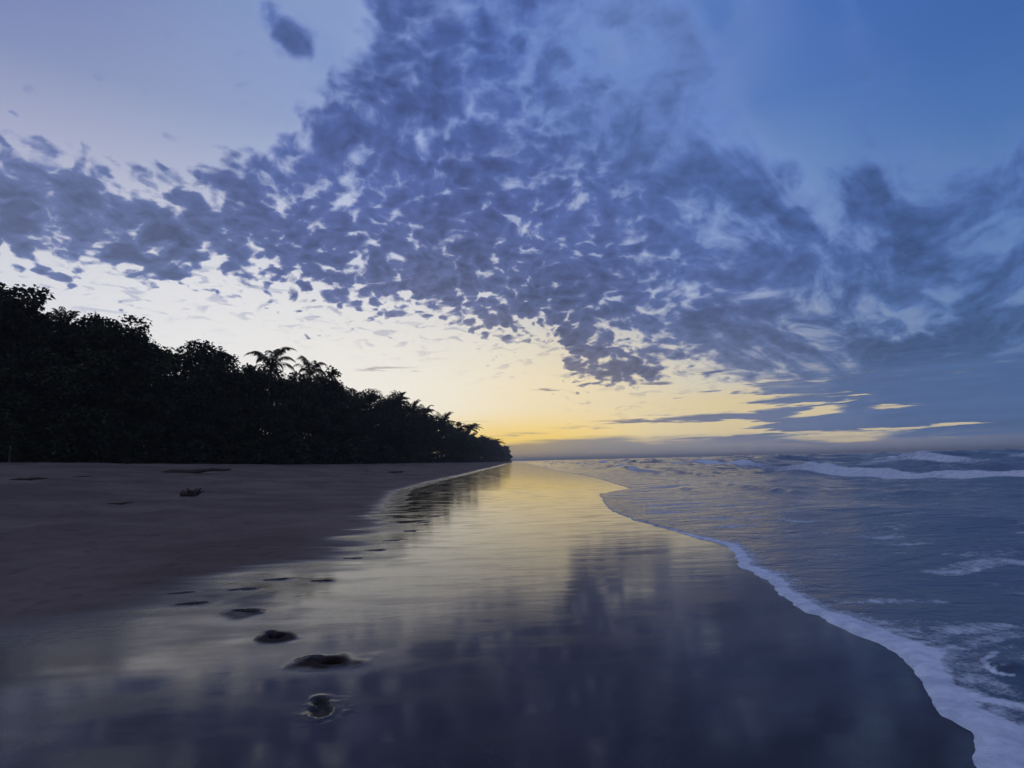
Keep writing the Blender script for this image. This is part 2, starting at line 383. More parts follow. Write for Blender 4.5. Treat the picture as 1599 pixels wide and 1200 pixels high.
PRINTS = [  # px, py, length m, width m, turn (deg from x), depth, halo radius
    (300,942,.30,.12,14,.040,.0),(385,952,.27,.11,-12,.038,.34),(428,988,.27,.12,-50,.045,.36),(508,1026,.29,.13,-30,.05,.44),
    (283,926,.28,.10,20,.018,.0),(380,919,.30,.10,16,.034,.10),(432,903.5,.30,.10,16,.034,.08),(503,905,.24,.10,0,.030,.10),
    (587,858,.28,.12,10,.030,.10),(612,843,.30,.12,10,.020,.1),(500,1095,.30,.13,-70,.016,.0),(640,828,.3,.14,0,.020,.0),(551,871,.28,.12,0,.016,.0),
    (660,815,.3,.14,0,.02,.0),(676,806,.35,.16,0,.02,.0)]
PR = []
for (px_, py_, L_, W_, t_, d_, h_) in PRINTS:
    gx, gy = gpt(px_, py_, .06); PR.append((gx, gy, L_, W_, math.radians(t_), d_, h_))
def prints(x, y):
    """footprints pressed into the sand, and how far the sand drained around each"""
    dz = np.zeros_like(x); halo = np.zeros_like(x); pit_shade = np.zeros_like(x)
    for gx, gy, L_, W_, t_, d_, h_ in PR:
        sel = (abs(x-gx) < 1.3) & (abs(y-gy) < 1.3)
        if not sel.any(): continue
        X = x[sel]-gx; Y = y[sel]-gy; c, s = math.cos(t_), math.sin(t_)
        u = (X*c+Y*s)/(L_/2); v = (-X*s+Y*c)/(W_/2)
        wob = .10*vnoise(X*22, Y*22, int(gx*10) % 50)
        heel = np.sqrt(((u+.55)/.42)**2+(v/.62)**2); ball = np.sqrt(((u-.30)/.62)**2+((v-.08)/.92)**2); arch = np.sqrt((u/.75)**2+((v-.15)/.55)**2)
        r = np.minimum(np.minimum(heel, ball), arch)+wob
        pit_shade[sel] = np.maximum(pit_shade[sel], (1-sstep(r, .8, 1.12))*min(1, d_/.03))  # mask for the shade painted into each print
        dz[sel] += -1.55*d_*(1-sstep(r, .74, 1.06)) + d_*.22*np.exp(-((r-1.35)/.28)**2)
        if h_ > 0:
            r2 = np.sqrt(((X-.05)/(h_*1.45))**2+((Y+.02)/(h_*1.0))**2)+.30*fbm(x[sel]*3.1, y[sel]*3.1, 3, 3)
            halo[sel] = np.maximum(halo[sel], np.clip(1.18-r2, 0, 1)**1.1)
    return dz, halo, pit_shade

xs = spaced([(-5.0,.6,.02,1),(.6,4.6,.045,1),(4.6,14,.08,1.06),(14,60,1.2,1.12),(60,6000,8,1.35),(-5.0,-9,.022,1.02),(-9,-60,.09,1.03),(-60,-200,2.5,1.15),(-200,-9500,15,1.4)])
ys = spaced([(1.7,8.2,.02,1),(8.2,40,.022,1.012),(40,12000,.5,1.035),(1.7,-8,.03,1.05),(-8,-60,.8,1.1),(-60,-4000,6,1.4)])
X, Y = np.meshgrid(xs, ys)
# let the columns lean with the far shoreline so that its bend keeps its detail
far = np.interp(Y, [0, 300, 450, 560, 700, 1000, 2000, 12000], [0, 0, 0, -4, -24, -190, -900, -9000])
X = X+np.where(Y > 300, far, 0)*sstep(Y, 300, 560)
Z = ground_z(X, Y)
dzp, halo, pit_shade = prints(X, Y)
Z = Z+dzp
kx, ky = gpt(505, 1105, .04); kr = np.hypot(X-kx, Y-ky)
Z = Z+(1-sstep(kr, .08, .22))*.0032*fbm(X*40, Y*40, 3, 71)
kx, ky = gpt(470, 1035, .04); kr = np.hypot(X-kx, Y-ky); Z = Z+(1-sstep(kr, .02, .12))*.008*fbm(X*30, Y*30, 3, 72)
def ground_at(x, y): return float(ground_z(np.array([x]), np.array([y]))[0])
def hit(px_, py_):
    """where the view ray of a photo pixel meets the sand"""
    d_ = pdir(px_, py_); t0 = 1.0
    for i in range(4000):
        t1 = t0*1.01
        p = d_*t1
        if CAM_H+p.z < ground_at(p.x, p.y): return p.x, p.y
        t0 = t1
    return p.x, p.y

sd = xm(Y)-X                      # metres landward of the mirror-wet line
sd = sd+(.55*fbm(X*.45, Y*2.6, 3, 61))*sstep(Y, 4.5, 7)*(1-sstep(Y, 14, 26))+.35*fbm(X*.9, Y*1.2, 3, 62)*(1-sstep(Y, 4, 6))
fade = np.interp(Y, [0, 3, 4.5, 6, 12, 25, 60, 200], [3.2, 2.9, 2.1, 1.05, .8, .75, .8, 1.4])
tw = fade*np.interp(Y, [3, 6, 9, 14], [.45, .28, .16, .13])
wet = 1-sstep(sd, -tw, tw)*.42 - sstep(sd, .2*fade, 2.3*fade)*.58   # 1 film of water, .45 damp, 0 dry
wet = wet+.06*fbm(X*.9, Y*1.6, 3, 21)*(wet > .02)*(wet < .98)
wet = np.clip(wet, 0, 1)
# drained rims: around prints, and a pale drained patch lower down
hx, hy = gpt(562, 1120, .05); r2 = np.sqrt(((X-hx)/.19)**2+((Y-hy)/.30)**2)+.35*fbm(X*4, Y*4, 3, 31); halo = np.maximum(halo, (1-sstep(r2, .1, 1.15))*.55)
hx, hy = gpt(600, 1196, .05); r2 = np.sqrt(((X-hx)/.14)**2+((Y-hy)/.13)**2)+.35*fbm(X*4, Y*4, 3, 33); halo = np.maximum(halo, (1-sstep(r2, .1, 1.15))*.55)
# the sand between prints where water has not come back
ppx = [gpt(a, b, .06) for a, b in [(330,930),(400,935),(450,960),(470,990)]]
for (hx, hy), rr in zip(ppx, (.5, .5, .42, .36)):
    r2 = np.sqrt(((X-hx)/rr)**2+((Y-hy)/(rr*.9))**2)+.4*fbm(X*2.5, Y*2.5, 3, 34); halo = np.maximum(halo, (1-sstep(r2, .1, 1.15))*.75)
damp0 = wet.copy()
wet = wet*(1-.48*halo-.42*halo**6)
edge = sstep(np.abs(X-xe(Y)), .5, 0)*(X < xe(Y))
V = np.stack([X, Y, Z], -1).reshape(-1, 3)

sand_m, n, b = mat('beach_sand')
geo = n.new('ShaderNodeNewGeometry').outputs['Position']
wt = attr(n, 'wet')
fine = n.noise(geo, 260, 3, .6, dim='3D'); mid = n.noise(geo, 2.2, 5, .55, dim='3D'); coarse = n.noise(geo, .35, 4, .5, dim='3D')
dryc = n.mix(mid, lin((112,95,86)), lin((140,120,108)))
dryc = n.mix(n.mr(coarse, .35, .65), dryc, n.vm('SCALE', dryc, .66))
dryc = n.mix(n.mr(n.noise(geo, 4.5, 4, .6, .6, dim='3D'), .56, .66), dryc, n.vm('SCALE', dryc, .76))
dryc = n.mix(n.mr(fine, .52, .66), dryc, n.vm('SCALE', dryc, .6))
wetc = n.mix(mid, lin((46,35,30)), lin((58,44,38)))
wetc = n.mix(n.mr(fine, .55, .7), wetc, n.vm('SCALE', wetc, .55))
pit_shade_ = attr(n, 'pit_shade')
n.put(b.inputs['Base Color'], n.mix(n.m('MULTIPLY', pit_shade_, .85), n.mix(n.mr(attr(n, 'moist'), .03, .6), dryc, wetc), lin((13,11,11))))  # print hollows near-black: wet pressed sand plus shade painted into the colour
patch = n.noise(n.tmap(geo, (0, 0, 0), (0, 0, R(8)), (1.0, .35, 1)), .9, 4, .55, dim='3D')
rw = n.m('ADD', n.mr(patch, .40, .68, .06, .17), n.m('MULTIPLY', n.m('SUBTRACT', 1.0, n.mr(wt, .5, .97)), .10))
rg = n.mixf(n.mr(wt, .0, .5), .85, rw)
n.put(b.inputs['Roughness'], n.mixf(pit_shade_, rg, .8))
spk = n.mr(n.noise(geo, 130, 3, .65, dim='3D'), .47, .62, 1.0, .45)
n.put(b.inputs['Specular IOR Level'], n.m('MULTIPLY', spk, n.mixf(pit_shade_, n.mixf(n.mr(wt, .5, .95), n.mixf(n.mr(wt, .0, .5), .12, 1.1), .54), .0)))
b.inputs['IOR'].default_value = 1.38
# long low ripples left by the backwash, sand grain, and small sparkling pits
rp = n.noise(n.tmap(geo, (0, 0, 0), (0, 0, R(-7)), (1.5, .22, 1)), 1.0, 5, .58, .4, dim='3D')
rp2 = n.noise(n.tmap(geo, (0, 0, 0), (0, 0, R(5)), (.5, .09, 1)), 1.0, 3, .6, .2, dim='3D')
wv = n.m('ADD', n.m('MULTIPLY', n.m('MULTIPLY', rp, .0018), n.mr(patch, .36, .62, .25, 1.5)), n.m('MULTIPLY', rp2, .0005))
yv = n.sep(geo)[1]; amp = n.m('MULTIPLY', n.mr(yv, 2.5, 9.0, .12, .7), n.mr(yv, 9.0, 24.0, 1.0, .22))
hgt = n.m('MULTIPLY', n.m('MULTIPLY', wv, amp), n.mixf(wt, .4, 1.0))
grain = n.m('MULTIPLY', fine, n.mixf(n.mr(wt, .45, 1.0), n.mixf(n.mr(wt, .0, .42), .0030, .00022), .00004))
lump = n.m('MULTIPLY', n.noise(geo, 9, 4, .6, dim='3D'), n.mixf(n.mr(wt, .0, .6), .02, .0))
bp = n.new('ShaderNodeBump'); bp.inputs['Distance'].default_value = 1.0; bp.inputs['Strength'].default_value = 1.0
n.put(bp.inputs['Height'], n.m('ADD', n.m('ADD', hgt, grain), lump))
n.l.new(bp.outputs[0], b.inputs['Normal'])
beach = mesh_obj('beach', V, grid_faces(len(xs), len(ys)), sand_m, attrs={'wet': wet, 'pit_shade': pit_shade, 'moist': damp0})
beach['kind'] = 'structure'

# ------------------------------------------------------------------ sea
ss = spaced([(0,.5,.018,1.0),(.5,9,.03,1.012),(9,60,.14,1.02),(60,400,1.2,1.04),(400,16000,14,1.3)])
yy = spaced([(1.2,9,.025,1.0),(9,60,.03,1.012),(60,400,.75,1.02),(400,14000,8,1.12),(1.2,-10,.06,1.06),(-10,-400,1.5,1.12)])
S, YY = np.meshgrid(ss, yy)
XX = xe(YY)+S
ew = np.interp(YY, _ey, _ex)
amp = sstep(S, .0, 14)
r2 = np.random.default_rng(3); H = np.zeros_like(S); DX = np.zeros_like(S)
dist = np.hypot(XX, YY)
for i in range(34):
    wl = .45*1.14**i
    th = math.pi+r2.normal(0, .55)
    k = 2*math.pi/wl; a = wl*.0062*r2.uniform(.7, 1.5); ph = r2.uniform(0, 6.28)
    res = np.clip(wl/(.0035*dist+.12)-1.2, 0, 1)          # leave out what the mesh cannot carry
    p_ = k*(XX*math.cos(th)+YY*math.sin(th))+ph+1.4*vnoise(XX*.6/wl, YY*.6/wl, i)
    H += a*np.sin(p_)*res; DX += a*np.cos(p_)*res*.8
Zs = H*np.interp(S, [0, 1.2, 6, 20, 60], [0, .10, .32, .8, 1.3])
foam = np.zeros_like(S)
def breaker(xc, y0, y1, h, wid, fo, seed, fade=12, bend=1.5, back=2.6):
    """a wave running along the shore: steep towards the beach, foam on crest and face"""
    global Zs, foam
    c = xc+bend*vnoise(YY*.035, YY*0, seed)+.5*vnoise(YY*.22, YY*0, seed+1)
    al = sstep(YY, y0-fade, y0)*(1-sstep(YY, y1, y1+fade*2))
    al = al*(.75+.35*vnoise(YY*.12, YY*0+5, seed+2))
    u = (XX-c)/wid
    prof = np.where(u < 0, np.exp(-(u/.42)**2), np.exp(-(u/back)**2))
    Zs += h*al*prof*(1+.18*fbm(XX*.9, YY*.9, 3, seed+3))
    brk = sstep(vnoise(YY*.09, YY*0+2, seed+4)+fo, -.15, .45)
    Zs += h*al*brk*.20*np.clip(fbm(XX*1.6, YY*1.3, 3, seed+6), 0, 1)*np.exp(-((u+.1)/.7)**2)
    foam = np.maximum(foam, al*brk*np.clip(np.where(u < 0, 1-sstep(-u, .55, 1.25), 1-sstep(u, .15, .9)), 0, 1)*1.05)
    foam = np.maximum(foam, al*brk*.42*np.exp(-((u+2.2)/1.6)**2))
breaker(23.5, -30, 44, .43, 1.3, .55, 41)
breaker(15.0, 40, 70, .14, 1.0, -2, 51, 12, 1.2)
breaker(34.0, 48, 95, .50, 1.8, .15, 55, 14, 2.5)
breaker(58, 20, 130, .85, 2.6, .10, 61, 20, 5, 3.4)
breaker(92, 60, 240, 1.1, 3.4, .05, 71, 30, 8, 3.4)
breaker(150, 90, 420, 1.25, 5, -.05, 81, 40, 10, 3)
breaker(38, 120, 400, .5, 2.0, -.05, 84, 40, 8, 3)
breaker(13, 70, 200, .22, .8, -.35, 87, 30, 2, 3)
breaker(20, 80, 260, .35, 1.1, -.1, 88, 30, 3, 3)
breaker(7.6, 17, 30, .055, .5, -.9, 91, 3, .5)
breaker(9.5, 21, 40, .10, .6, -.6, 95, 5, .8)
far_sw = sstep(dist, 200, 900)
Zs += far_sw*.55*np.sin(XX*.045+YY*.008+2*vnoise(XX*.01, YY*.01, 6))*np.interp(dist, [0, 3000, 9000], [1, 1, 0])
# swash: a thin tongue of water with a rounded, foamy lip
lip = .016*(1-np.exp(-S/.03))+.012*np.exp(-((S-.10)/.10)**2)
Zs = Zs+lip-.004
band = np.interp(YY, [-5, 2.2, 2.9, 3.6, 4.2, 5.5, 8, 9.2, 11, 15, 22, 60], [.44, .40, .34, .27, .34, .19, .16, .17, .06, .05, .06, .12])
band = band*(1+.35*vnoise(YY*1.7, YY*0, 15)+.15*vnoise(YY*6, YY*0, 16))
f_edge = np.maximum(1-sstep(S, band*.6, band*1.3), .52*(1-sstep(S, band*.9, band*3.2)))*np.interp(YY, [8, 12, 30], [1, .55, .45])
foam = np.maximum(foam, f_edge)
# older foam left floating behind the lip: long torn streaks
lace = fbm(XX*.9+2*vnoise(XX*.5, YY*.5, 3), YY*2.6, 4, 33)
foam = np.maximum(foam, sstep(lace, -.35, .95)*.54*np.interp(S, [.3, 1.2, 8, 25], [.8, 1, .6, .35]))
def arc(px0, py0, pts, wdt, s_):
    global foam
    P_ = [gpt(a, b) for a, b in pts]
    for (ax, ay), (bx, by) in zip(P_[:-1], P_[1:]):
        sel = (abs(XX-ax) < 2.5) & (abs(YY-ay) < 2.5)
        vx, vy = bx-ax, by-ay; L2 = vx*vx+vy*vy
        t = np.clip(((XX[sel]-ax)*vx+(YY[sel]-ay)*vy)/L2, 0, 1)
        d_ = np.hypot(XX[sel]-ax-t*vx, YY[sel]-ay-t*vy)
        foam[sel] = np.maximum(foam[sel], (1-sstep(d_, wdt*.3, wdt))*s_)
arc(0, 0, [(1556,1016),(1543,1026),(1537,1037),(1543,1047),(1560,1054),(1580,1056)], .038, .62)
arc(0, 0, [(1599,982),(1560,990),(1530,1003),(1490,1012)], .14, .5)
arc(0, 0, [(1599,882),(1560,875),(1520,884),(1470,893)], .35, .5)
arc(0, 0, [(1480,868),(1560,872)], .3, .35)
arc(0, 0, [(1445,1062),(1520,1090),(1599,1106)], .12, .75)
arc(0, 0, [(1500,1085),(1560,1130),(1640,1150)], .10, .5)
# the little curl of water beside the foam arc
cx, cy = gpt(1575, 1042); Zs += .05*np.exp(-(((XX-cx)/.16)**2+((YY-cy)/.12)**2))
Zbase = np.maximum(ground_z(XX.ravel(), YY.ravel()).reshape(XX.shape), -.0)*np.exp(-S*.5)
Zs = np.maximum(Zs+Zbase*.9, ground_z(XX.ravel(), YY.ravel()).reshape(XX.shape)+np.where(S < .012, -.004, .006))
VS = np.stack([XX, YY, Zs], -1).reshape(-1, 3)
sea_m, n, b = mat('sea_water')
geo = n.new('ShaderNodeNewGeometry').outputs['Position']
fo = attr(n, 'foam')
wn = n.noise(geo, 1.1, 4, .6, .6, dim='3D')
wcol = n.mix(wn, lin((52,62,84)), lin((92,98,110)))
br = n.noise(geo, 9.0, 6, .66, .8, dim='3D')
br3 = n.noise(geo, 42.0, 3, .6, .6, dim='3D')
br2 = n.noise(n.tmap(geo, (0, 0, 0), (0, 0, R(12)), (2.0, .8, 1)), 3.4, 6, .66, .8, dim='3D')
fm = n.m('ADD', fo, n.m('MULTIPLY', n.m('SUBTRACT', n.m('ADD', n.m('MULTIPLY', br, .40), n.m('ADD', n.m('MULTIPLY', br3, .22), n.m('MULTIPLY', br2, .38))), .5), n.mr(fo, 0.02, .35, .0, 2.0)))
fm = n.mr(fm, .26, .74)
n.put(b.inputs['Base Color'], n.mix(fm, wcol, n.mix(n.mr(n.m('ADD', n.m('MULTIPLY', br, .5), n.m('MULTIPLY', br2, .5)), .36, .64), lin((206,210,220)), lin((246,247,250)))))
n.put(b.inputs['Roughness'], n.mixf(fm, n.mr(wn, .3, .7, .05, .16), .75))
b.inputs['IOR'].default_value = 1.333
n.put(b.inputs['Specular IOR Level'], n.mixf(fm, .5, .2))
ds = n.sep(geo)[1]
c1 = n.noise(n.tmap(geo, (0, 0, 0), (0, 0, R(14)), (1.0, .6, 1)), 2.4, 6, .6, .5, dim='3D')
c2 = n.noise(n.tmap(geo, (0, 0, 0), (0, 0, R(-20)), (1.0, .55, 1)), 9.0, 4, .6, .3, dim='3D')
c3 = n.noise(n.tmap(geo, (0, 0, 0), (0, 0, R(10)), (1.0, .5, 1)), .35, 5, .55, .5, dim='3D')
sh = attr(n, 'depth')
hh = n.m('ADD', n.m('MULTIPLY', c1, .10), n.m('ADD', n.m('MULTIPLY', c2, .014), n.m('MULTIPLY', c3, .36)))
hh = n.m('MULTIPLY', hh, n.mixf(sh, .34, 1.05))
hh = n.m('ADD', hh, n.m('MULTIPLY', br, n.m('MULTIPLY', fm, .012)))
bp = n.new('ShaderNodeBump'); bp.inputs['Distance'].default_value = 1.0; bp.inputs['Strength'].default_value = 1.0
n.put(bp.inputs['Height'], hh); n.l.new(bp.outputs[0], b.inputs['Normal'])
sea = mesh_obj('sea', VS, grid_faces(len(ss), len(yy)), sea_m, attrs={'foam': foam, 'depth': sstep(S, .3, 18)})
sea['kind'] = 'structure'
print('verts', len(V), len(VS))
# ------------------------------------------------------------------ trees
def tag(o, label, cat, group=None):
    o['label'] = label; o['category'] = cat
    if group: o['group'] = group
    return o
leaf_m, n, b = mat('leaves')
oi = n.new('ShaderNodeObjectInfo').outputs['Random']
gn = n.noise(n.new('ShaderNodeTexCoord').outputs['Object'], 1.1, 3, .6, dim='3D')
n.put(b.inputs['Base Color'], n.mix(n.mr(gn, .35, .65), (.022, .030, .012), n.mix(oi, (.066, .070, .024), (.046, .058, .024))))
b.inputs['Roughness'].default_value = .7; b.inputs['Specular IOR Level'].default_value = .12
bark_m, n, b = mat('bark')
gn = n.noise(n.new('ShaderNodeTexCoord').outputs['Object'], 7, 4, .6, dim='3D')
n.put(b.inputs['Base Color'], n.mix(gn, (.035, .03, .026), (.09, .08, .07))); b.inputs['Roughness'].default_value = .9; b.inputs['Specular IOR Level'].default_value = .1

def tube(path, radii, sides=7):
    path = np.asarray(path, float); V_ = []; F_ = []
    for i, p in enumerate(path):
        t = path[min(i+1, len(path)-1)]-path[max(i-1, 0)]; t = t/(np.linalg.norm(t)+1e-9)
        a = np.cross(t, [0.13, .99, .02]); a /= np.linalg.norm(a)+1e-9; c = np.cross(t, a)
        for k in range(sides):
            q = 2*math.pi*k/sides; V_.append(p+radii[i]*(a*math.cos(q)+c*math.sin(q)))
    for i in range(len(path)-1):
        for k in range(sides):
            k2 = (k+1) % sides; F_.append((i*sides+k, i*sides+k2, (i+1)*sides+k2, (i+1)*sides+k))
    return V_, F_
class Acc:
    def __init__(s): s.V = []; s.F = []; s.n = 0
    def add(s, V_, F_):
        s.V.append(np.asarray(V_, float).reshape(-1, 3)); s.F.append(np.asarray(F_, int)+s.n); s.n += len(s.V[-1])
    def out(s): return np.concatenate(s.V), np.concatenate(s.F)
def leaves(centres, radii, count, size, rg, flat=.6):
    """leaf blades on and in the given clumps: each blade two bent quads"""
    V_, F_ = [], []
    w_ = np.array(radii)**2; w_ = w_/w_.sum()
    idx = rg.choice(len(centres), count, p=w_)
    for i in idx:
        c = np.array(centres[i]); r = radii[i]
        d_ = rg.normal(size=3); d_ /= np.linalg.norm(d_); d_[2] = d_[2]*flat+.1
        p = c+d_*r*rg.uniform(.55, 1.08)
        a = rg.normal(size=3)*(1, 1, .45); a /= np.linalg.norm(a)+1e-9
        nrm = np.array([0, 0, 1.])+rg.normal(size=3)*.55; bb = np.cross(a, nrm); bb /= np.linalg.norm(bb)+1e-9
        L_ = size*rg.uniform(.6, 1.35); W_ = L_*.30
        k = len(V_); tip = p+a*L_-np.array([0, 0, L_*.22])
        V_ += [p, p+a*L_*.5+bb*W_, tip, p+a*L_*.5-bb*W_]
        F_.append((k, k+1, k+2, k+3))
    return V_, F_
def broadleaf(seed, H, R_, leafn, size, umbrella=False):
    """trunk with limbs, crown of leaf clumps at the limb ends; height H, crown radius about R_"""
    rg = np.random.default_rng(seed); tr = Acc(); cen = []; rad = []
    lean = rg.normal(0, .05, 2)
    base_h = H*rg.uniform(.18, .3)
    top = np.array([lean[0]*H, lean[1]*H, H*.86])
    pth = [np.array([0, 0, -.6])]+[np.array([lean[0]*H*t+.12*math.sin(5*t+seed), lean[1]*H*t, H*.86*t]) for t in (.12, .3, .5, .7, .88, 1)]
    tr.add(*tube(pth, [.30*H/12, .24*H/12, .19*H/12, .15*H/12, .10*H/12, .06*H/12, .02], 9))
    nl = 13 if not umbrella else 10
    for i in range(nl):
        t = .25+.72*(i/nl)+rg.uniform(-.03, .03); z0 = np.array([lean[0]*H*t, lean[1]*H*t, H*.86*t])
        an = i*2.4+rg.uniform(-.5, .5)
        reach = R_*(1.0 if t < .65 else (1.15-t)*1.7)*rg.uniform(.7, 1.1)
        e_ = z0+np.array([math.cos(an)*reach, math.sin(an)*reach, reach*rg.uniform(.15, .55)])
        mid_ = (z0+e_)/2+np.array([0, 0, -.15*reach*rg.uniform(0, 1)])
        tr.add(*tube([z0, mid_, e_], [.08*H/12, .055*H/12, .018], 5))
        for q in range(4):
            f = rg.uniform(.45, 1.08); c = z0+(e_-z0)*f+rg.normal(0, .22*R_/3, 3)
            cen.append(c); rad.append(R_*rg.uniform(.18, .36))
            for s_ in range(2):                     # twigs that stick out of the crown
                d_ = rg.normal(size=3); d_[2] = abs(d_[2])*.7; d_ /= np.linalg.norm(d_); c2 = c+d_*rad[-1]*rg.uniform(1.0, 1.35)
                tr.add(*tube([c, c2], [.02, .008], 3)) if s_ == 0 else None
                if s_ == 0: cen.append(c2); rad.append(R_*.11)
    for q in range(7):
        c = top+np.array([rg.normal(0, .3*R_), rg.normal(0, .3*R_), rg.uniform(-.12, .10)*H]); cen.append(c); rad.append(R_*rg.uniform(.2, .34))
    zt = max(c[2]+r*.6 for c, r in zip(cen, rad))
    cr = Acc(); cr.add(*leaves(cen, rad, leafn, size, rg))
    return tr.out(), cr.out(), zt
def bush(seed, H, R_, leafn, size):
    rg = np.random.default_rng(seed); tr = Acc(); cen = []; rad = []
    for i in range(12):
        an = rg.uniform(0, 6.28); r = R_*math.sqrt(rg.uniform(0, 1))*.8; h = H*rg.uniform(.25, .85)*(1-.35*r/R_)
        e_ = np.array([math.cos(an)*r, math.sin(an)*r, h]); tr.add(*tube([(0, 0, -.3), e_*.5+np.array([0, 0, .1]), e_], [.05, .035, .012], 5))
        cen.append(e_); rad.append(R_*rg.uniform(.3, .45))
        cen.append(e_*np.array([1.1, 1.1, .35])); rad.append(R_*rg.uniform(.3, .4))
    cr = Acc(); cr.add(*leaves(cen, rad, leafn, size, rg, .9))
    return tr.out(), cr.out(), H*1.02
def palm(seed, H, FL, nf=22, droop=1.0):
    """coconut palm: curved ringed trunk, arching fronds of hanging leaflets"""
    rg = np.random.default_rng(seed); lean = rg.uniform(-.14, .14, 2)
    P_ = [np.array([lean[0]*H*t*t, lean[1]*H*t*t, H*t-.4*(t == 0)]) for t in np.linspace(0, 1, 9)]
    tr = Acc(); tr.add(*tube(P_, list(np.linspace(.19, .11, 9)*np.array([1.5]+[1]*8)), 9)); top = P_[-1]
    cr = Acc(); V_, F_ = [], []
    for i in range(nf):
        an = i*2.399+rg.uniform(-.2, .2); up = rg.uniform(.3, 1.5) if i % 3 else rg.uniform(1.1, 1.52)
        L_ = FL*rg.uniform(.8, 1.1); dirh = np.array([math.cos(an), math.sin(an), 0]); p = top.copy(); ang = up; pts = [p.copy()]
        ns = 16
        for s_ in range(ns):
            p = p+(dirh*math.cos(ang)+np.array([0, 0, math.sin(ang)]))*L_/ns; ang -= (.055+.008*s_)*droop*rg.uniform(.85, 1.15); pts.append(p.copy())
        cr.add(*tube(pts, list(np.linspace(.035, .006, ns+1)), 3))
        side = np.cross(dirh, [0, 0, 1.])
        for s_ in range(2, ns+1):
            for sg in (-1, 1):
                for hh_ in (0, .5):
                    f = (s_+hh_)/ns
                    if f > 1: continue
                    a0 = pts[s_-1]+(pts[s_]-pts[s_-1])*(hh_+.2); ll = FL*.20*math.sin(math.pi*min(f*.92+.10, 1))*rg.uniform(.8, 1.1)+.08
                    fw = (pts[s_]-pts[s_-1]); fw /= np.linalg.norm(fw)
                    d_ = side*sg*.75+fw*.6+np.array([0, 0, -.4*rg.uniform(.3, 1.3)]); d_ /= np.linalg.norm(d_)
                    wv_ = np.cross(d_, [0, 0, 1.]); wv_ = wv_/(np.linalg.norm(wv_)+1e-9)*.05+fw*.05
                    k = len(V_); V_ += [a0, a0+d_*ll*.5+wv_, a0+d_*ll-np.array([0, 0, ll*.25]), a0+d_*ll*.5-wv_]; F_.append((k, k+1, k+2, k+3))
    cr.add(V_, F_)
    for i in range(6):                        # coconuts under the fronds
        a_ = i*1.05; c = top+np.array([math.cos(a_)*.22, math.sin(a_)*.22, -.22]); 
        ring = [(c+np.array([math.cos(q)*.11*s2, math.sin(q)*.11*s2, zz])) for zz, s2 in ((-.13, .2), (-.07, .85), (.05, .9), (.12, .2)) for q in np.linspace(0, 2*math.pi, 6, endpoint=False)]
        cr.add(ring, [(r*6+k, r*6+(k+1) % 6, (r+1)*6+(k+1) % 6, (r+1)*6+k) for r in range(3) for k in range(6)])
    zt = max(v[2] for v in V_)
    return tr.out(), cr.out(), zt
def proto(kind, parts):
    (tv, tf), (cv, cf), zt = parts
    return {'kind': kind, 'z': zt, 'trunk': (tv, tf), 'crown': (cv, cf), 'me': None}
PROTO = {'tree': [proto('tree', broadleaf(s_, 12, R_, 12000, .40)) for s_, R_ in ((1, 4.4), (2, 4.0), (5, 4.8), (8, 3.8), (13, 4.5))],
         'bush': [proto('bush', bush(s_, 4.2, 2.9, 4200, .40)) for s_ in (21, 22, 27)],
         'palm': [proto('palm', palm(s_, 10, 3.6, 24, d_)) for s_, d_ in ((31, 1.0), (34, 1.25), (38, .8))]+[proto('palm', palm(52, 10, 4.6, 17, 1.15))],
         'sapling': [proto('tree', broadleaf(s_, 12, 2.6, 2200, .6)) for s_ in (41, 44)]}
def plant(kind, var, x, y, top_z, label, group=None, wide=1.0, cat=None, name=None, turn=None):
    """put a plant at (x, y) so that its crown tops out at top_z"""
    pr = PROTO[kind][var % len(PROTO[kind])]
    z0 = ground_at(x, y)
    s_ = (top_z-z0)/pr['z']
    o = bpy.data.objects.new(name or {'palm': 'palm_tree', 'bush': 'bush'}.get(kind, 'broadleaf_tree'), None); COL.objects.link(o)
    o.empty_display_size = .5
    o.location = (x, y, z0); o.rotation_euler.z = random.uniform(0, 6.28) if turn is None else turn
    wx = s_*wide if kind != 'palm' else s_*wide
    o.scale = (wx, wx, s_)
    if pr['me'] is None:
        a = mesh_obj('trunk', *pr['trunk'], bark_m, o); c = mesh_obj('crown', *pr['crown'], leaf_m, o, smooth=False)
        if kind == 'bush': a.name = 'stems'; c.name = 'foliage'
        pr['me'] = (a, c)
    else:
        for q in pr['me']:
            c = q.copy(); COL.objects.link(c); c.parent = o
    tag(o, label, cat or {'palm': 'palm tree', 'bush': 'bush'}.get(kind, 'tree'), group)
    return o
random.seed(5)
def tline(px_, back=0.0):
    """point on the front line of the trees in the direction of photo column px_, moved inland by back metres"""
    d_ = pdir(px_, 722); best = None
    for yy_ in np.arange(8, 640, .5):
        v = d_.x/d_.y*yy_-(xt(yy_)-back)
        if best is None or abs(v) < abs(best[0]): best = (v, yy_)
        if v < 0 and px_ < 799: break
    yy_ = best[1]
    return d_.x/d_.y*yy_, yy_
def top_at(px_, py_, x, y):
    """height whose top shows at photo row py_ from the camera"""
    d_ = pdir(px_, py_); return CAM_H+d_.z*math.hypot(x, y)/math.hypot(d_.x, d_.y)
SIL = [(-160,400),(-60,430),(0,447),(22,462),(40,474),(60,484),(90,486),(130,490),(165,503),(185,522),(205,532),(232,540),(262,527),(300,532),(335,550),(355,562),(385,574),(410,568),(440,573),(480,590),(512,578),(535,600),(560,606),(590,612),(620,620),(650,632),(680,648),(700,652),(730,666),(750,681),(770,686),(785,694),(797,700)]
_sx, _sy = np.array(SIL, float).T
def sil(px_): return float(np.interp(px_, _sx, _sy))
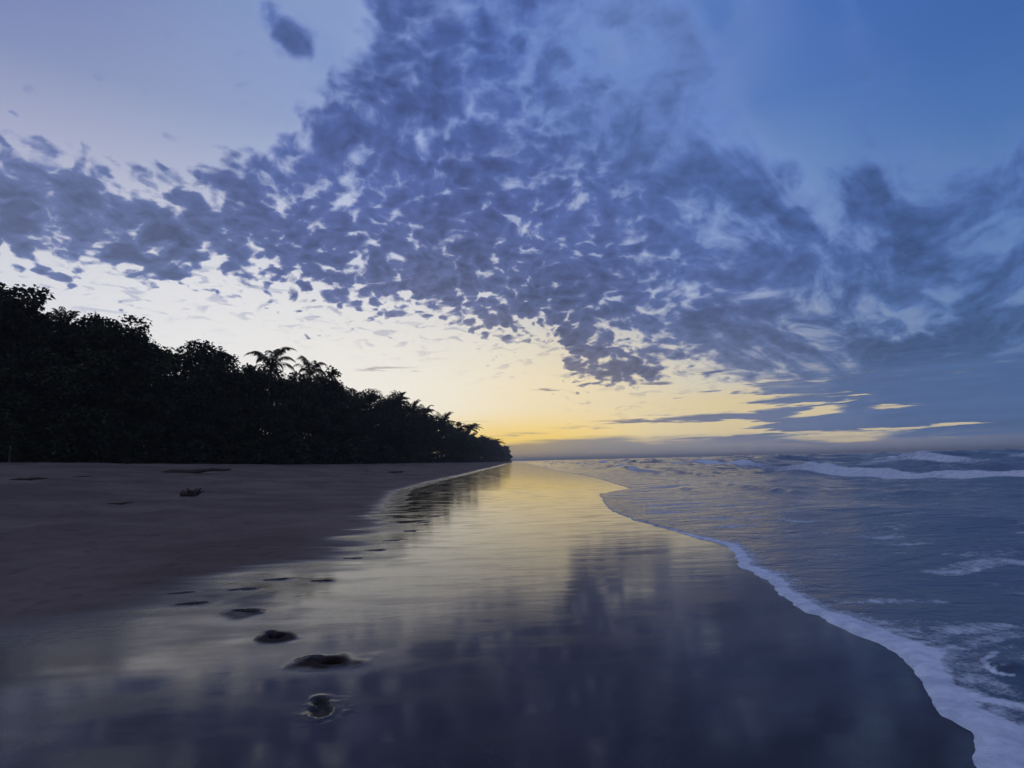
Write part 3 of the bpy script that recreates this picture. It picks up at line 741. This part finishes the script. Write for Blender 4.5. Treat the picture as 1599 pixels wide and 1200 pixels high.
UNIQ = {  # column: label of the crowns one can single out on the skyline
 0:'tallest dark broadleaf tree, its loose leafy top at the left edge of the skyline', 50:'dark broadleaf tree with flat sparse branches just below the tallest crown',
 100:'dark broadleaf tree with a smooth rounded top before the thin ragged palm', 165:'dark broadleaf tree with twigs reaching out over the first step of the skyline',
 262:'dark sea almond tree whose tiered crown lets small spots of sky through', 305:'dark leafy tree with gappy top right of the sky-spotted almond tree',
 345:'dark broadleaf tree sloping down to the dip before the tall drooping palm', 512:'dark big-leaved tree with pointed top just right of the spiky palm',
 560:'dark flat-topped tree with a branch reaching seaward, mid slope of the treeline', 700:'small flat umbrella-shaped crown near the far end of the treeline', 791:'last tree of the row, blurred rounded crown where the forest meets the horizon'}
G1 = 'dark broadleaf trees on the forest skyline'; L1 = 'dark broadleaf tree whose crown merges into the sloping skyline of the beachfront forest'
G2 = 'trees inside the dark forest'; L2 = 'black leafy tree lost in the dark mass below the forest skyline'
G3 = 'bushes at the forest foot'; L3 = 'dark bush at the foot of the forest where the sand begins'
cols = []
c_ = -140.0
while c_ < 797:
    x, y = tline(c_, 4); wpx = 5.2*888/y
    cols.append(c_); c_ += max(wpx*.62, 3.6)
used = set()
for c_ in cols:
    x, y = tline(c_, random.uniform(2.5, 7))
    tz = top_at(c_, sil(c_)+random.uniform(-1, 5), x, y)
    lab, grp = L1, G1
    for k_ in UNIQ:
        if k_ not in used and abs(c_-k_) < max(2.9*888/y*.62, 4): lab, grp = UNIQ[k_], None; used.add(k_); break
    hgt_ = tz-ground_at(x, y)
    plant('tree', random.randrange(5), x, y, tz, lab, grp, wide=min(1.35, max(.75, 12.5/hgt_)))
    # a second, lower tree in front and a bush at the foot
    c2 = c_+random.uniform(-.3, .3)*3*888/y
    x2, y2 = tline(c2, random.uniform(-.5, 2)); t2 = ground_at(x2, y2)+hgt_*random.uniform(.52, .72)
    plant('tree', random.randrange(5), x2, y2, t2, L2, G2, wide=1.15)
    if True:
        c3 = c_+random.uniform(0, .6)*3*888/y
        for q in range(2 if y < 130 else 1):
            x3, y3 = tline(min(c3+q*1.9*888/y, 798), random.uniform(-1.6, .3))
            plant('bush', random.randrange(3), x3, y3, ground_at(x3, y3)+random.uniform(2.2, 4.8), L3, G3, wide=1.25)
print('unmatched', set(UNIQ)-used, 'cols', len(cols))
PALMS = [  # column, top row, inland m, size factor, variant, label
 (413,541,1.,1.0,3,'tallest coconut palm, long drooping fronds above the middle of the treeline'),
 (482,556,1.,.82,3,'spiky coconut palm with upright fronds, right of the tallest palm'),
 (136,488,1.5,.75,2,'thin ragged palm top poking from the high left part of the forest'),
 (98,482,3,.6,0,'small palm whose frond tips barely show above the high left crowns'),
 (612,610,0.,1.0,0,'small palm above the slope, nearest to the spiky palm of the far row'),
 (640,622,0.,1.0,2,'small palm second in the far row going down the slope'),
 (668,633,0.,.9,1,'small dark palm third in the far row, just before the one beside the umbrella-shaped crown'),
 (690,642,0.,1.1,2,'small upright palm beside the umbrella-shaped crown'),
 (727,660,0.,1.1,1,'curly topped palm seen against the yellow sky'),
 (757,681,0.,1.2,2,'tiny palm with fanned fronds near the end of the treeline'),
 (766,685,0.,1.1,0,'tiny palm right of the fanned one, last palm on the skyline')]
for c_, t_, bk_, f_, v_, lb_ in PALMS:
    x, y = tline(c_, bk_)
    tz = top_at(c_, t_, x, y); o = plant('palm', v_, x, y, tz, lb_, 'palms rising from the treeline', wide=1.0)
    s_ = f_*max(1.0, y/88)*.92 if y < 100 else f_*y/135
    o.scale = (s_, s_, o.scale.z)
# the last palm leans out over the sand at the tip of the forest
x, y = tline(797, -1.0); o = plant('palm', 1, x+1.0, y, top_at(799, 711, x, y), 'little palm drooping out over the sand at the far tip of the forest', None, wide=1.5)
o.scale = (1.5, 1.5, o.scale.z)
# one bare seaward branch tree: big-leaved almond seen left of the tallest palm
x, y = tline(388, 0); plant('sapling', 0, x, y, top_at(388, 571, x, y), 'thin almond sapling with flat twigs just left of the tallest palm', None, wide=.7)
x, y = tline(512, 0); plant('sapling', 1, x, y, top_at(514, 574, x, y), 'slim big-leaved sapling standing up right of the spiky palm', None, wide=.8)

# ------------------------------------------------------------------ driftwood and things washed up
wood_m, n, b = mat('driftwood')
gn = n.noise(n.tmap(n.new('ShaderNodeTexCoord').outputs['Object'], (0, 0, 0), (0, 0, 0), (1, .12, .12)), 3, 4, .6, dim='3D')
n.put(b.inputs['Base Color'], n.mix(gn, (.035, .024, .02), (.10, .072, .058))); b.inputs['Roughness'].default_value = .9
pale_m, n, b = mat('pale_paint')
gn = n.noise(n.new('ShaderNodeTexCoord').outputs['Object'], 5, 4, .6, dim='3D')
n.put(b.inputs['Base Color'], n.mix(gn, (.10, .10, .09), (.22, .22, .20))); b.inputs['Roughness'].default_value = .8
def log_obj(name, L_, r_, seed, branches=3, m=None, bl=.14):
    rg = np.random.default_rng(seed); a = Acc()
    P_ = [np.array([L_*(t-.5), .06*L_*math.sin(3*t+seed), r_*.7+.03*L_*rg.uniform(0, 1)*(t > .6)]) for t in np.linspace(0, 1, 9)]
    a.add(*tube(P_, [r_*(.35 if i in (0, 8) else 1.05-.5*i/8)*rg.uniform(.7, 1.25) for i in range(9)], 8))
    for i in range(branches):
        p = P_[rg.integers(2, 8)]; d_ = np.array([rg.uniform(-.5, .8), rg.uniform(-.8, .8), rg.uniform(.3, 1.0)*(.45 if bl > .2 else 1)]); d_ *= L_*bl/np.linalg.norm(d_)
        a.add(*tube([p, p+d_*.5, p+d_+np.array([.03, 0, .02])], [r_*.45, r_*.32, r_*.12], 6))
    V_, F_ = a.out(); return mesh_obj(name, V_, F_, m or wood_m)
def place(o, px_, py_, rot, label, cat, group=None):
    x, y = hit(px_, py_); o.location = (x, y, ground_at(x, y)); o.rotation_euler.z = rot; tag(o, label, cat, group); return o
place(log_obj('driftwood_log', 4.2, .17, 1, 0), 306, 741, .12, 'long dark driftwood log lying on the sand below the forest', 'driftwood')
place(log_obj('driftwood_stump', .62, .13, 4, 11, bl=.38), 296, 776, .3, 'short dark driftwood stump sitting alone on the dry sand in front of the long log', 'driftwood')
place(log_obj('driftwood_log', 1.5, .07, 6, 0), 44, 751, .0, 'flat dark driftwood piece at the far left of the dry sand', 'driftwood')
place(log_obj('driftwood_stick', .9, .035, 8, 0), 126, 746, .2, 'thin dark stick on the sand between the far left piece and the long log', 'driftwood')
place(log_obj('driftwood_stick', .7, .03, 10, 0), 188, 789, .1, 'low dark stick nearest the camera on the dry sand', 'driftwood')
place(log_obj('driftwood_log', 1.6, .12, 12, 3), 617, 739, .1, 'small dark driftwood log below the far slope of the treeline', 'driftwood')
def stone(name, r_, seed, m):
    bm_V, bm_F = [], []; rg = np.random.default_rng(seed)
    for i in range(7):
        for k in range(10):
            th = math.pi*i/6; q = 2*math.pi*k/10; f = r_*(1+.18*vnoise(3*math.cos(q)+i, 3*math.sin(q)+i*.7, seed))
            bm_V.append((f*math.sin(th)*math.cos(q)*1.3, f*math.sin(th)*math.sin(q), f*.6*math.cos(th)+r_*.35))
    for i in range(6):
        for k in range(10): bm_F.append((i*10+k, i*10+(k+1) % 10, (i+1)*10+(k+1) % 10, (i+1)*10+k))
    return mesh_obj(name, bm_V, bm_F, m)
place(stone('pale_stone', .13, 3, pale_m), 572, 736, 0, 'pale rounded stone catching light on the dark sand', 'stone')
def post(name, h_, r_, seed):
    a = Acc(); a.add(*tube([(0, 0, -.2), (0, 0, h_*.5), (.02, 0, h_), (.02, 0, h_+.03)], [r_*1.1, r_, r_*.95, r_*.3], 10)); V_, F_ = a.out(); return mesh_obj(name, V_, F_, pale_m)
for (c_, lb_) in ((14, 'slim pale post against the dark forest foot, at the far left'), (404, 'slim pale post against the dark forest foot, below the tallest palm')):
    x, y = tline(c_, -3.2); o = post('wooden_post', 1.25, .07, 1); o.location = (x, y, ground_at(x, y)); tag(o, lb_, 'post', 'pale posts at the forest foot')

# ------------------------------------------------------------------ sea air
hz = bpy.data.materials.new('sea_air'); hz.use_nodes = True
n = NT(hz.node_tree); n.n.clear()
pv = n.new('ShaderNodeVolumePrincipled'); pv.inputs['Color'].default_value = (.90, .86, .84, 1); pv.inputs['Density'].default_value = .0004; pv.inputs['Anisotropy'].default_value = .35
n.l.new(pv.outputs[0], n.new('ShaderNodeOutputMaterial').inputs['Volume'])
bx0, by0, bz0, bx1, by1, bz1 = -12500, -4500, -9, 9000, 14500, 26
hv = [(x, y, z) for z in (bz0, bz1) for y in (by0, by1) for x in (bx0, bx1)]
hf = [(0, 2, 3, 1), (4, 5, 7, 6), (0, 1, 5, 4), (2, 6, 7, 3), (0, 4, 6, 2), (1, 3, 7, 5)]
haze = mesh_obj('haze', hv, hf, hz, smooth=False); haze['kind'] = 'stuff'; haze['label'] = 'thin pale sea haze softening the far end of the beach'; haze['category'] = 'haze'
